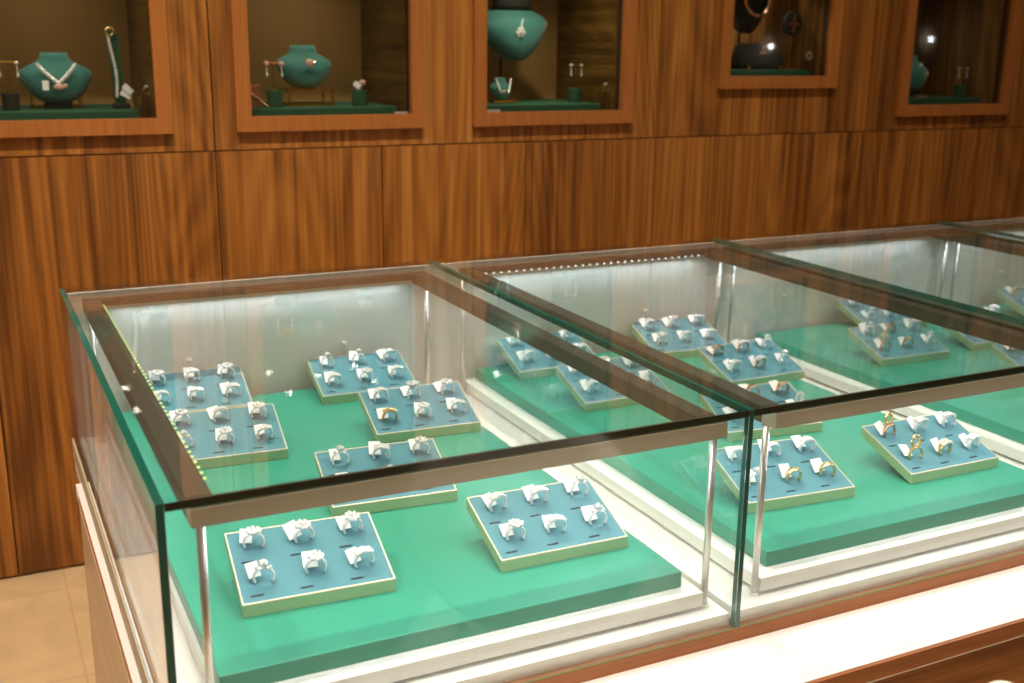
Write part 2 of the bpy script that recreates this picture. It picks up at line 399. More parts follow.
# --- second niche
cx, cy = .715, YW+.17
t = thing('display_riser', 'open brass box frame carrying a teal bust', 'riser', (cx-.005, cy, ZP))
bm = bmesh.new(); box_frame(bm, -.058, .058, -.045, .045, 0, .043, .0026); kid(t, 'bar_frame', bm, 'brass')
bm = bmesh.new(); box(bm, -.0554, .0554, -.0424, .0424, .0382, .0426); kid(t, 'top_plate', bm, 'brass')
t = thing('necklace_bust', 'teal suede necklace bust standing on the brass box frame', 'bust', (cx-.008, cy, ZP+.0432))
b = kid(t, 'bust_form', bust_mesh(.148, .108, .085, .36), 'teal', True); b.location = (0, 0, .0002)
t = thing('pendant', 'round pink pendant on the bust above brass box frame', 'pendant', (cx-.008, cy-.052, ZP+.108))
bm = bmesh.new(); ico(bm, (0, 0, 0), .0115, (1, .45, .9), 2); kid(t, 'stone', bm, 'pink')
bm = bmesh.new(); ico(bm, (.012, 0, .001), .004); kid(t, 'clasp', bm, 'gold')
bm = bmesh.new(); tube(bm, [(-.02, .004, .02), (-.008, -.001, .006)], .0009); kid(t, 'chain', bm, 'gold')
earring_stand(.607, YW+.10, ZP, .042, .108, .05, 'brass bar earring stand on green block before the box frame', 'pink stone earring on the bar stand before box frame', 'pink')
t = thing('ring_pedestal', 'green suede cylinder holding ring with white tag', 'stand', (.840, YW+.12, ZP))
bm = bmesh.new(); lathe(bm, [(.019, 0), (.0205, .002), (.0205, .037), (.0195, .039)], 28); kid(t, 'cylinder', bm, 'forest')
r = thing('ring', 'pink pearl ring with tag on green cylinder in niche', 'ring', (.840, YW+.12, ZP+.0395))
bm = bmesh.new(); tube(bm, [(.009*math.cos(a*PI/8), 0, .0106+.009*math.sin(a*PI/8)) for a in range(16)], .0014, 8, True); kid(r, 'band', bm, 'silver')
bm = bmesh.new(); ico(bm, (.007, -.003, .018), .009, (1, .8, 1), 2); kid(r, 'pearl', bm, 'pink', True)
bm = bmesh.new(); box(bm, -.010, .010, -.0005, .0005, -.007, .007); o = kid(r, 'price_tag', bm, 'tag'); o.location = (-.010, -.008, .013); o.rotation_euler = (0, .6, 0)
t = thing('jewel_card', 'copper coloured card leaning at the niche frame edge', 'card', (.549, YW+.075, ZP))
bm = bmesh.new(); box(bm, -.018, .018, -.002, .002, 0, .056, bev=.001); kid(t, 'card', bm, 'copper')
bm = bmesh.new(); tube(bm, [(-.008, -.004, .03), (.006, -.006, .026), (.02, -.012, .012), (.03, -.018, .003)], .003); ico(bm, (-.004, -.006, .03), .008, (1, .5, 1)); kid(t, 'brooch', bm, 'rose')
placed('info_card', bx(.900, .938, YW+.022, YW+.025, .2085, .2255), 'screen', 'small white printed card at the niche bottom corner', 'card', 'small cards in the wall niches')

# --- third niche
cx, cy = 1.342, YW+.21
t = thing('tall_necklace_bust', 'large teal bust with black neck raised on a dark pole', 'bust', (cx, cy, ZP))
prof = [(0, .10, .4), (.05, .30, .7), (.16, .50, .9), (.34, .74, 1.0), (.55, .93, .98), (.70, 1.0, .88), (.80, .93, .74), (.87, .74, .62), (.92, .60, .56)]
n = 30; rings = [[(.114*rw*math.cos(2*PI*i/n)-.006, .055*rd*math.sin(2*PI*i/n)+.035*tt, .152*tt) for i in range(n)] for tt, rw, rd in prof]
bm = bmesh.new(); loft(bm, rings); b = kid(t, 'bust_form', bm, 'teal', True); b.location = (0, 0, .113)
bm = bmesh.new(); loft(bm, [[(.0615*s*math.cos(2*PI*i/n), .031*s*math.sin(2*PI*i/n)+.0335, z) for i in range(n)] for z, s in ((.2535, 1.02), (.27, .95), (.32, .86), (.36, .86))]); kid(t, 'neck', bm, 'dark', True)
bm = bmesh.new(); tube(bm, [(-.035, .03, .004), (-.035, .03, .15)], .004); kid(t, 'pole', bm, 'dark')
bm = bmesh.new(); box(bm, -.07, .01, -.02, .07, 0, .004); kid(t, 'base', bm, 'brass')
t = thing('brooch_pendant', 'white flower pendant on the large teal bust', 'pendant', (cx-.006, cy-.036, ZP+.192))
bm = bmesh.new()
for a in range(6): ico(bm, (.010*math.cos(a*PI/3), -.003, .010*math.sin(a*PI/3)), .0065, (1, .5, 1))
ico(bm, (0, -.006, 0), .006); kid(t, 'flower', bm, 'gem')
bm = bmesh.new(); tube(bm, [(.002, -.002, -.012), (.008, .001, -.04)], .0014); kid(t, 'stem', bm, 'silver')
bm = bmesh.new(); tube(bm, [(.002, -.002, .012), (.012, .008, .038)], .001); kid(t, 'chain', bm, 'silver')
t = thing('small_bust', 'small teal bust with chains on brass foot', 'bust', (1.256, YW+.13, ZP))
bm = bmesh.new(); box(bm, -.030, .034, -.02, .02, 0, .007, bev=.002); kid(t, 'foot', bm, 'brass')
b = kid(t, 'bust_form', bust_mesh(.064, .062, .04, .4), 'teal', True); b.location = (0, 0, .0075)
t = thing('chain_necklace', 'fine white necklace with yellow drop on small bust', 'necklace', (1.256, YW+.13, ZP+.008))
bm = bmesh.new()
for s in (-1, 1):
    for i in range(7): ico(bm, (s*(.022-.0016*i), -.018-.0012*i, .056-.0055*i), .0032)
kid(t, 'strand', bm, 'silver')
bm = bmesh.new(); ico(bm, (-.004, -.030, .024), .0045, (1, .6, 1.2)); kid(t, 'drop', bm, 'gold')
earring_stand(1.508, YW+.16, ZP, .038, .105, .045, 'brass bar earring stand on green cylinder by dark wood side', 'green drop earring on bar stand by dark wood side', 'gem')
cube_with_ring(1.560, YW+.07, .2085, 'small clear block at side of the large bust niche', 'ring on clear block near the large bust', 'gold')
placed('info_card', bx(1.165, 1.203, YW+.022, YW+.025, .2085, .2265), 'screen', 'small white card under the small bust', 'card', 'small cards in the wall niches')

# --- fourth niche (higher, dark)
Z4 = .3304
t = thing('necklace_bust', 'black suede bust with rose gold chain in dark niche', 'bust', (2.155, YW+.22, Z4))
n = 30; rings = [[(.105*rw*math.cos(2*PI*i/n), .05*rd*math.sin(2*PI*i/n)+.03*tt, .26*tt) for i in range(n)] for tt, rw, rd in prof]
bm = bmesh.new(); loft(bm, rings); b = kid(t, 'bust_form', bm, 'dark', True); b.location = (0, 0, .107)
bm = bmesh.new(); tube(bm, [(0, .03, .0), (0, .03, .18)], .005); kid(t, 'pole', bm, 'dark')
t = thing('chain_necklace', 'thick rose gold chain curved round the black bust', 'necklace', (2.155, YW+.22, Z4+.12))
bm = bmesh.new(); tube(bm, [(.045*math.cos(PI+a*PI/12), -.062+.012*abs(a-6)/6, .095+.055*math.sin(PI+a*PI/12)) for a in range(13)], .006, 8); kid(t, 'chain', bm, 'rose')
t = thing('disc_stand', 'black round display disc on thin brass pole', 'stand', (2.249, YW+.11, Z4))
bm = bmesh.new(); bmesh.ops.create_cone(bm, cap_ends=True, segments=36, radius1=.036, radius2=.036, depth=.012, matrix=Matrix.Translation((0, 0, .138)) @ Matrix.Rotation(PI/2, 4, 'X')); kid(t, 'disc', bm, 'dark')
bm = bmesh.new(); tube(bm, [(0, .002, .002), (0, .002, .1)], .0022); kid(t, 'pole', bm, 'brass')
bm = bmesh.new(); lathe(bm, [(.02, 0), (.02, .003)], 20); kid(t, 'foot', bm, 'brass')
def cross(x, y, z, h, label, metal='rose'):
    t = thing('cross_pendant', label, 'pendant', (x, y, z))
    bm = bmesh.new(); box(bm, -h*.09, h*.09, -.002, .002, -h/2, h/2, bev=.001); kid(t, 'upright', bm, metal)
    bm = bmesh.new(); box(bm, -h*.32, h*.32, -.0026, .0014, -.02*h-h*.09, -.02*h+h*.09, bev=.001); kid(t, 'crossbar', bm, metal)
cross(2.249, YW+.1005, Z4+.138, .056, 'rose gold cross pendant on the black round disc')
t = thing('necklace_pillow', 'black slanted display pillow with cross at niche front', 'display', (2.150, YW+.14, Z4))
bm = bmesh.new(); loft(bm, [[(-.082, -.03, 0), (.082, -.03, 0), (.082, .04, 0), (-.082, .04, 0)], [(-.082, -.03, .025), (.082, -.03, .025), (.082, .04, .03), (-.082, .04, .03)], [(-.07, -.008, .078), (.07, -.008, .078), (.07, .03, .078), (-.07, .03, .078)]])
bmesh.ops.bevel(bm, geom=bm.edges[:], offset=.006, segments=3, affect='EDGES'); kid(t, 'pillow', bm, 'dark', True)
for s in (-1, 1):
    bm = bmesh.new(); ball(bm, (s*.062, -.037, .0055), .005); kid(t, 'brass_foot', bm, 'brass')
cross(2.152, YW+.121, Z4+.05, .045, 'rose gold cross pendant pinned to the black pillow')
cube_with_ring(2.292, YW+.07, .301, 'small clear block in the higher set dark niche', 'ring on clear block in the dark higher niche', 'silver')
t = thing('scent_bottle', 'glowing amber bottle behind black bust', 'bottle', (2.082, YW+.24, Z4))
bm = bmesh.new(); lathe(bm, [(.012, 0), (.013, .01), (.013, .07), (.008, .085), (.006, .1)], 18); kid(t, 'bottle_body', bm, 'brass', True)
bm = bmesh.new(); lathe(bm, [(.007, .1005), (.010, .112), (.008, .13), (.002, .15)], 14); kid(t, 'flame_bulb', bm, emis('bulb_amber', (1, .78, .35, 1), 2.5), True)

# --- fifth niche
t = thing('necklace_bust', 'teal bust half hidden by frame in darkest niche', 'bust', (2.815, YW+.16, ZP))
b = kid(t, 'bust_form', bust_mesh(.15, .115, .085, .3), 'teal', True); b.location = (0, 0, .022)
bm = bmesh.new(); lathe(bm, [(.03, 0), (.03, .03)], 20, sy=.7); kid(t, 'base', bm, 'dark')
t = thing('pendant', 'gold pendant with pearl on bust in darkest niche', 'pendant', (2.835, YW+.105, ZP+.078))
bm = bmesh.new(); ico(bm, (0, 0, 0), .008, (1, .5, 1.2), 2); kid(t, 'drop', bm, 'gold')
bm = bmesh.new(); ico(bm, (-.03, .004, .03), .006, (1, .6, 1), 2); kid(t, 'pearl', bm, 'silver')
t = thing('bangle', 'rose gold bangle lying by the half hidden bust', 'bangle', (2.805, YW+.085, ZP))
bm = bmesh.new(); tube(bm, [(.034*math.cos(a*PI/12), .022*math.sin(a*PI/12), .004) for a in range(24)], .0032, 8, True); kid(t, 'hoop', bm, 'rose')
earring_stand(3.018, YW+.13, ZP, .040, .098, .05, 'brass bar earring stand on green block in darkest niche', 'gold earring on bar stand in the darkest niche', 'gem')

# ------------------------------------------------------------------ counter
XE = 3.3
t = thing('display_counter', 'long walnut sales counter with white ledge under the glass cases', 'counter', (1.6, .4, ZF))
off = -Vector(t.location)
def cp(name, bm, mat):
    o = obj(name, bm, mat, t); o.location = off; return o
def holed_plan():
    bm = bmesh.new(); q = [(-.0105, -.106), (XE, -.106), (XE, .986), (0, .986), (0, .856), (-.0105, .856)]
    lo_ = [bm.verts.new((x, y, -.3182)) for x, y in q]; hi_ = [bm.verts.new((x, y, -.297)) for x, y in q]
    bm.faces.new(lo_[::-1]); bm.faces.new(hi_)
    for i in range(6): bm.faces.new((lo_[i], lo_[(i+1) % 6], hi_[(i+1) % 6], hi_[i]))
    return bm
cp('body', bx(-.0078, XE, -.106, .76, ZF+.002, -.3185), 'counter_dark')
cp('side_panel', bx(-.0128, -.0082, -.104, .78, ZF+.002, -.306), 'side_wood')
cp('edge_strip', bx(-.008, XE, -.1115, -.1062, -.3182, -.2975), 'counter_wood')
cp('edge_line', bx(-.008, XE, -.1122, -.1062, -.3196, -.3184), 'trim')
cp('edge_strip', bx(-.0118, -.0082, -.104, .80, -.3055, -.2975), 'counter_wood')
cp('ledge', holed_plan(), 'ledge')
cp('plinth_end', bx(-.0016, -.0002, 0, .985, -.2968, -.2625), 'plinth_side')
cp('body_back', bx(0, XE, .7605, .986, ZF+.002, -.3185), 'counter_dark')
cp('plinth', bx(0, XE, 0, .985, -.2968, -.2782), 'counter_wood')

# ------------------------------------------------------------------ glass cases
DV = [0, .66, 1.32, 1.98, 2.64]
BARX = [(.034, .646), (.716, 1.318), (1.334, 1.976), (1.994, 2.636)]
CASE = [('first glass case, at the open end of the counter', 'end case'), ('second glass case along the counter, beyond the double bar', 'second case'),
        ('third glass case along the counter', 'third case'), ('fourth glass case, last in view along the counter', 'fourth case')]
D = .985
LIGHT_COL = (.80, .93, 1)
def pane(bm, x0, x1, y0, y1, z0, z1, edges):
    """one sheet: big faces clear, thin faces the green of a glass edge"""
    fs = box(bm, x0, x1, y0, y1, z0, z1)
    dims = sorted([(x1-x0, 0), (y1-y0, 1), (z1-z0, 2)])[0][1]
    for f in fs:
        f.normal_update(); nrm = f.normal
        ax = max(range(3), key=lambda k: abs(nrm[k]))
        f.material_index = 0 if ax == dims else edges.get((ax, 1 if nrm[ax] > 0 else -1), 1)
POST = [((.0450, .036), (.6400, .038)), ((.7135, .034), (1.3105, .036)), ((1.350, .036), (1.9685, .036)), ((2.010, .036), (2.628, .036))]
knob_x = [(.200, .483), (.86, 1.146), (1.515, 1.80), (2.202, 2.49)]
for k in range(4):
    a, b = DV[k], DV[k+1]
    t = thing('glass_showcase', CASE[k][0], 'showcase', ((a+b)/2, D/2, -.278))
    off = -Vector(t.location)
    def cp(name, bm, mat, par=None, smooth=False):
        o = obj(name, bm, mat, par or t, smooth)
        if par is None: o.location = off
        return o
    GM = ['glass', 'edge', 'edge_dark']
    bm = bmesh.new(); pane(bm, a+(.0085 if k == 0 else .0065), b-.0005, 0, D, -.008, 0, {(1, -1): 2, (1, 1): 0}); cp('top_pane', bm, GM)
    bm = bmesh.new(); pane(bm, a+(.0085 if k == 0 else .0065), b-.0005, 0, .008, -.2778, -.0085, {(2, -1): 0}); cp('front_pane', bm, GM)
    if k == 0:
        bm = bmesh.new(); pane(bm, 0, .008, 0, D, -.2778, 0, {(1, 1): 0}); cp('end_pane', bm, GM)
    bm = bmesh.new(); pane(bm, b, b+.006, 0, .978, -.2778, 0, {(1, 1): 0}); cp('divider_pane', bm, GM)
    cp('base_board', bx(a+.0095, b-.002, .0095, .977, -.2778, -.262), 'white')
    cp('back_panel', bx(a+(.0085 if k == 0 else .0065), b+.006, .9785, D, -.2778, -.0085), 'panel_white')
    for kx in knob_x[k]:
        bm = bmesh.new(); tube(bm, [(kx, .9783, -.142), (kx, .972, -.142)], .0022); ball(bm, (kx, .968, -.142), .0052, 14, 10); cp('door_knob', bm, 'lacquer', None, True)
    l, r = BARX[k]; zt, zb = -.019, -.038
    W = .026
    bars = [(l, l+W, .0470, .972), (r-W, r, .0470, .972), (l, r, .0205, .0205+W), (l+W+.0005, r-W-.0005, .972-.019, .972)]
    for j, (x0, x1, y0, y1) in enumerate(bars):
        bm = bx(x0, x1, y0, y1, zb+(.009 if j == 3 else 0), zt)
        o = cp('light_bar', bm, 'bronze' if j == 2 else 'bronze_shaded')
        cp('shade_strip', bx(x0+.0004, x1-.0004, y0+.0012, y1-.0004, zt+.0001, zt+.0014), 'bar_top_shade', o)  # added strip, makes the bar top look shaded
        if j in (1, 2) or (j == 3 and k != 1): continue
        bm = bmesh.new()
        if j < 2:
            s = 1 if j == 0 else -1; xi = x1 if j == 0 else x0
            yy = y0+.05
            while yy < y1-.04:
                box(bm, min(xi+s*.0002, xi+s*.0042), max(xi+s*.0002, xi+s*.0042), yy, yy+.0028, zt-.0028, zt-.0008); yy += .0165
        else:
            s = 1 if j == 2 else -1; yi = y1 if j == 2 else y0
            xx = x0+.02
            while xx < x1-.02:
                box(bm, xx, xx+.0035, min(yi+s*.0002, yi+s*.003), max(yi+s*.0002, yi+s*.003), zb+.009, zb+.0115); xx += .0165
        cp('led_strip', bm, 'led' if j == 0 else 'led_cool', o)
    for px, py in (POST[k][0], POST[k][1], (r-.007, .944), (POST[k][0][0]-.001, .944)):
        pr = .0044 if py < .5 else .0056
        bm = bmesh.new(); lathe(bm, [(pr, -.2618), (pr, -.0382 if py < .5 else -.0292)], 14, (px, py, 0))
        o = cp('post', bm, 'chrome', None, True)
        bm = bmesh.new(); lathe(bm, [(pr+.0012, -.2619), (pr+.0012, -.257)], 14, (px, py, 0)); cp('post_foot', bm, 'chrome', o)
    cp('glazing_bead', bx(a+.009, b-.001, -.0008, -.0001, -.2781, -.2768), 'bead')
    # LED lamps: one long area light under each bar
    for j, (x0, x1, y0, y1) in enumerate(bars):
        ld = bpy.data.lights.new('led_lamp', 'AREA'); ld.shape = 'RECTANGLE'; ld.color = LIGHT_COL
        ld.size = max(.008, (x1-x0)*.92) if j >= 2 else .008; ld.size_y = (y1-y0)*.92 if j < 2 else .008
        ld.energy = (.46, .42, .56, .25)[j]
        lo_ = bpy.data.objects.new('led_lamp', ld); COL.objects.link(lo_); lo_.location = ((x0+x1)/2, (y0+y1)/2, zb-.0015)

RB = [(.0512, .633), (.7195, 1.304), (1.402, 1.962), (2.062, 2.62)]
PB = [(.056, .6155), (.745, 1.287), (1.430, 1.945), (2.088, 2.6)]
cn = ['end case', 'second case', 'third case', 'fourth case']
for k in range(4):
    t = thing('riser_board', 'white laminated riser board under green pad in the '+cn[k], 'board', ((RB[k][0]+RB[k][1])/2, .5, -.2618), 0, 'white riser boards')
    off = -Vector(t.location)
    o = obj('board', bx(RB[k][0], RB[k][1], .030, .962, -.257, -.2385, bev=.0008), 'white', t); o.location = off
    for y in (.12, .85):
        o = obj('batten', bx(RB[k][0]+.05, RB[k][1]-.05, y, y+.03, -.2618, -.2571), 'white', t); o.location = off
    o = tag(obj('display_pad', bx(PB[k][0], PB[k][1], .052, .958, -.2383, -.217, bev=.0015), 'pad'), 'green silk covered display pad in the '+cn[k], 'pad', 'green display pads')

# ------------------------------------------------------------------ ring trays
TW, TD, HF, HB, TH = .1765, .1105, .0155, .0547, .0153
def slab(bm, u0, u1, v0, v1, top, bot, ring=None):
    """sloped slab in tray space; top / bot are offsets from the tray's face"""
    f = lambda v: HF+(HB-HF)*(v/TD+.5)
    vs = []
    for o in (bot, top):
        for u, v in ((u0, v0), (u1, v0), (u1, v1), (u0, v1)): vs.append(bm.verts.new((u, v, f(v)+o)))
    for q in ((0, 3, 2, 1), (4, 5, 6, 7), (0, 1, 5, 4), (1, 2, 6, 5), (2, 3, 7, 6), (3, 0, 4, 7)): bm.faces.new([vs[i] for i in q])
tray0 = thing('ring_tray', '', 'tray', (0, 0, 0), 0, 'sloping ring trays')
bm = bmesh.new(); slab(bm, -TW/2, TW/2, -TD/2, TD/2, -.0016, -TH); obj('tray_body', bm, 'tray', tray0)
bm = bmesh.new(); e = .0017
slab(bm, -TW/2, TW/2, -TD/2, -TD/2+e, 0, -.0015); slab(bm, -TW/2, TW/2, TD/2-e, TD/2, 0, -.0015)
slab(bm, -TW/2, -TW/2+e, -TD/2+e, TD/2-e, 0, -.0015); slab(bm, TW/2-e, TW/2, -TD/2+e, TD/2-e, 0, -.0015); obj('rim', bm, 'trim', tray0)
bm = bmesh.new(); slab(bm, -TW/2+e, TW/2-e, -TD/2+e, TD/2-e, -.0004, -.0015); obj('velvet_insert', bm, 'velvet', tray0)
CS = TD/math.hypot(TD, HB-HF)
for v in (.006, -.0475):
    for u in (-.070, -.0135, .045):
        bm = bmesh.new(); slab(bm, u-.0075, u+.0075, v*CS-.0011, v*CS+.0011, .0001, -.0003); obj('slot', bm, 'slot', tray0)
bm = bmesh.new(); slab(bm, -.03, .03, TD/2-.022, TD/2-.017, -TH-.0002, -TH-.0024)
box(bm, -.03, .03, TD/2-.022, TD/2-.018, .0005, HB-TH-.010); obj('easel_leg', bm, 'tray', tray0)

# ------------------------------------------------------------------ rings
def band_mesh(width_top=.0048, width_end=.0036, thick=.0031, R=.0104, hc=.0062, a0=-34, two=False):
    bm = bmesh.new(); n = 22; rows = []
    for i in range(n+1):
        a = math.radians(a0+(180-2*a0)*i/n); s = max(0, math.sin(a)); w = width_end+(width_top-width_end)*s**1.5
        c, si = math.cos(a), math.sin(a); row = []
        for j in range(8):
            b = 2*PI*j/8; rr = R+thick/2*math.cos(b); y = w/2*math.sin(b)
            row.append(bm.verts.new((rr*c, y, hc+rr*si)))
        rows.append(row)
    for p, q in zip(rows, rows[1:]):
        for j in range(8): bm.faces.new((p[j], p[(j+1) % 8], q[(j+1) % 8], q[j]))
    bm.faces.new(rows[0][::-1]); bm.faces.new(rows[-1])
    return bm
def mesh_of(bm, mats, smooth=False):
    me = bpy.data.meshes.new('m'); bmesh.ops.recalc_face_normals(bm, faces=bm.faces[:]); bm.to_mesh(me); bm.free()
    for m in mats: me.materials.append(M[m])
    if smooth:
        for p in me.polygons: p.use_smooth = True
    return me
def rot(): return Euler((random.random()*3, random.random()*3, random.random()*3))
def head(kind):
    bm = bmesh.new(); zt = .0174
    if kind == 'cluster':
        ico(bm, (0, 0, zt+.0022), .0034, (1, 1, .7), 1, rot())
        for i in range(8): ico(bm, (.0056*math.cos(i*PI/4), .0056*math.sin(i*PI/4), zt+.0012), .0023, (1, 1, .8), 1, rot())
    elif kind == 'pave':
        for i in range(-4, 5):
            a = PI/2+i*.20
            for y in (-.0018, .0018): ico(bm, (.0118*math.cos(a), y*(1.2-abs(i)*.06), .0060+.0118*math.sin(a)+.0004), .0017, (1, 1, 1), 1, rot())
    elif kind == 'solitaire':
        ico(bm, (0, 0, zt+.0036), .0043, (1, 1, .72), 1, rot())
        for i in range(4): tube(bm, [(.0016*math.cos(i*PI/2+.8), .0016*math.sin(i*PI/2+.8), zt-.001), (.0042*math.cos(i*PI/2+.8), .0042*math.sin(i*PI/2+.8), zt+.0044)], .0006, 5)
        for s in (-1, 1): ico(bm, (s*.0058, 0, zt-.0006), .0018, (1, 1, 1), 1, rot())
    elif kind == 'flower':
        for i in range(8):
            a = i*PI/4; d = Vector((math.cos(a), math.sin(a), .55)).normalized()
            tube(bm, [Vector((0, 0, zt)), Vector((0, 0, zt))+d*.006, Vector((0, 0, zt))+d*.0105], [.0016, .0022, .0004], 5)
        ico(bm, (0, 0, zt+.004), .0036, (1, 1, 1), 1, rot())
    elif kind == 'oval':
        for i in range(14):
            a = i*2*PI/14; ico(bm, (.0052*math.cos(a), .0020, zt+.0048+.0062*math.sin(a)), .0021, (1, 1, 1), 1, rot())
    elif kind == 'lattice':
        for i in range(-3, 4):
            for j in (-1, 0, 1): ico(bm, (i*.0024, j*.0031, zt+.0008-abs(i)*.0006), .0017, (1, 1, .8), 1, rot())
    elif kind == 'plain':
        for i in range(-2, 3): ico(bm, (i*.0026, 0, zt+.0004-abs(i)*.0004), .0011, (1, 1, .7), 1, rot())
    for v in bm.verts: v.co = Vector((v.co.x*1.22, v.co.y*1.5, zt+(v.co.z-zt)*1.3)) if kind != 'pave' else Vector((v.co.x, v.co.y*1.8, v.co.z+.0008))
    return bm
HK = {k: mesh_of(head(k), ['gem']) for k in ('cluster', 'pave', 'solitaire', 'flower', 'oval', 'lattice', 'plain')}
HG = {}
for k in ('lattice', 'oval', 'plain'):
    h = HK[k].copy(); h.materials.clear(); h.materials.append(M['gold']); HG[k] = h
BN = {}
for mt in ('silver', 'gold', 'rose'):
    for w, (wt, we) in {'slim': (.0068, .0048), 'broad': (.0125, .0066)}.items(): BN[(mt, w)] = mesh_of(band_mesh(wt, we), [mt], True)
bm = bmesh.new(); box(bm, -.0078, .0078, 0, .0185, -.00018, .00018); TAG = mesh_of(bm, ['tag'])
bm = bmesh.new(); box(bm, -.0065, .0065, 0, .0165, -.00018, .00018); TAGS = mesh_of(bm, ['tag'])
STY = {'cluster': ('cluster', 'silver', 'broad'), 'pavé': ('pave', 'silver', 'broad'), 'solitaire': ('solitaire', 'silver', 'slim'), 'flower': ('flower', 'silver', 'slim'),
       'lattice': ('lattice', 'silver', 'broad')}
ring0 = {}
def make_ring(hd, metal, w, goldhead=False):
    key = (hd, metal, w, goldhead)
    if key not in ring0:
        r = bpy.data.objects.new('ring', None); COL.objects.link(r); r.empty_display_size = .01
        for nm, me in (('band', BN[(metal, w)]), ('stone_setting', (HG if goldhead else HK)[hd]), ('price_tag', TAG)):
            c = bpy.data.objects.new(nm, me); COL.objects.link(c); c.parent = r
        ring0[key] = r; return r
    return dup(ring0[key])

# tray: key -> x, y, turn (degrees), description, six styles (rear three then front three), metal of those six
TR = {
 'A': (.1983, .919, -2.2, "end case's rear tray by end glass", ['cluster', 'lattice', 'cluster', 'pave', 'lattice', 'lattice'], 's s s s s s'),
 'B': (.1963, .684, -3.8, "end case's middle tray by end glass", ['cluster', 'pave', 'cluster', 'solitaire', 'cluster', 'lattice'], 's s s s s s'),
 'C': (.4952, .9055, -1.5, "end case's rear tray by divider", ['solitaire', 'solitaire', 'pave', 'pave', 'cluster', 'lattice'], 's s s s s s'),
 'D': (.517, .6768, -3.1, "end case's middle tray by divider", ['pave', 'flower', 'cluster', 'lattice', 'cluster', 'lattice'], 's s s r s s'),
 'E': (.3682, .4276, -4.2, "end case's tray under front bar", ['solitaire', 'lattice', 'cluster', 'pave', 'solitaire', 'cluster'], 's s s s s s'),
 'F': (.1963, .2103, -3.0, "end case's front tray by end glass", ['cluster', 'cluster', 'cluster', 'solitaire', 'cluster', 'lattice'], 's s s s s s'),
 'G': (.5028, .194, -1.1, "end case's front tray by divider", ['pave', 'lattice', 'solitaire', 'cluster', 'lattice', 'solitaire'], 's s s s s s'),
 'H': (.8789, .9035, -.6, "second case's rear tray, end-case side", ['cluster', 'pave', 'solitaire', 'lattice', 'cluster', 'pave'], 's s s s s s'),
 'I': (.8961, .6869, .8, "second case's middle tray, end-case side", ['solitaire', 'cluster', 'pave', 'lattice', 'cluster', 'solitaire'], 's s s s s s'),
 'J': (1.1898, .9055, -2.8, "second case's rear tray, third-case side", ['pave', 'cluster', 'lattice', 'cluster', 'pave', 'lattice'], 's s s s s s'),
 'K': (1.2075, .6897, 1.0, "second case's middle tray, third-case side", ['plain', 'pave', 'solitaire', 'lattice', 'pave', 'solitaire'], 'r r s s r s'),
 'L': (1.0402, .4491, -7.3, "second case's tray under front bar", ['pave', 'plain', 'plain', 'lattice', 'pave', 'oval'], 'r r r s r s'),
 'M': (.8891, .2062, -4.6, "second case's front tray, end-case side", ['lattice', 'plain', 'pave', 'solitaire', 'plain', 'plain'], 's s s s g g'),
 'N': (1.171, .1999, -.6, "second case's front tray, third-case side", ['oval', 'lattice', 'pave', 'oval', 'pave', 'lattice'], 'r s s g g s'),
 'O': (1.7459, .9035, -.2, "third case's rear tray, second-case side", ['cluster', 'lattice', 'pave', 'solitaire', 'pave', 'cluster'], 's s s s s s'),
 'P': (1.5847, .6876, -1.9, "third case's middle tray, second-case side", ['solitaire', 'plain', 'pave', 'oval', 'plain', 'solitaire'], 's r s r r s'),
 'Q': (1.8475, .7049, 1.0, "third case's middle tray, fourth-case side", ['pave', 'lattice', 'cluster', 'plain', 'pave', 'cluster'], 's s s r s s'),
 'R': (1.7579, .4719, -1.5, "third case's lower tray, fourth-case side", ['plain', 'lattice', 'pave', 'cluster', 'solitaire', 'pave'], 'r s s s s s'),
 'S': (1.603, .262, -1.5, "third case's front tray", ['cluster', 'lattice', 'pave', 'solitaire', 'pave', 'cluster'], 's s s s s s'),
 'T': (2.19, .84, -1.0, "fourth case's tray", ['plain', 'lattice', 'pave', 'cluster', 'pave', 'cluster'], 'g s s s s s'),
}
TL = {'A': 'blue sloping ring tray at rear of end case, beside end glass', 'B': 'blue ring tray overlapping the rear one beside the end glass', 'C': 'blue ring tray at rear of end case, beside divider',
 'D': 'blue ring tray with flower ring and gold lattice ring, end case', 'E': 'blue ring tray crossed by the front bar of end case', 'F': 'blue ring tray at end case front corner, beside end glass',
 'G': 'blue ring tray at end case front, beside divider', 'H': "blue ring tray at second case's rear, end-case side", 'I': 'blue ring tray seen through divider, before the rear one',
 'J': "blue ring tray at second case's rear, third-case side", 'K': 'blue ring tray overlapping the rear one, third-case side of second case', 'L': 'blue ring tray crossed by the front bar of second case',
 'M': 'blue ring tray behind upright divider edge at second case front', 'N': 'blue ring tray with large gold loop rings, second case front', 'O': "blue ring tray at third case's rear, partly covered",
 'P': 'blue ring tray in front of the rear one in third case', 'Q': 'blue ring tray in third case below the next divider', 'R': 'blue ring tray overlapping another at third case front bar',
 'S': 'blue ring tray corner peeking under third case front bar', 'T': 'blue ring tray in the fourth case behind dark bar'}
MET = {'s': 'silver', 'g': 'gold', 'r': 'rose'}
SHOWN = {'cluster': 'cluster', 'lattice': 'gridded', 'pave': 'pave', 'solitaire': 'single-stone', 'flower': 'flower', 'oval': 'loop-headed', 'plain': 'plain-band'}
tilt = math.atan2(HB-HF, TD); LEAN, RS = 20, 1.1
first = True
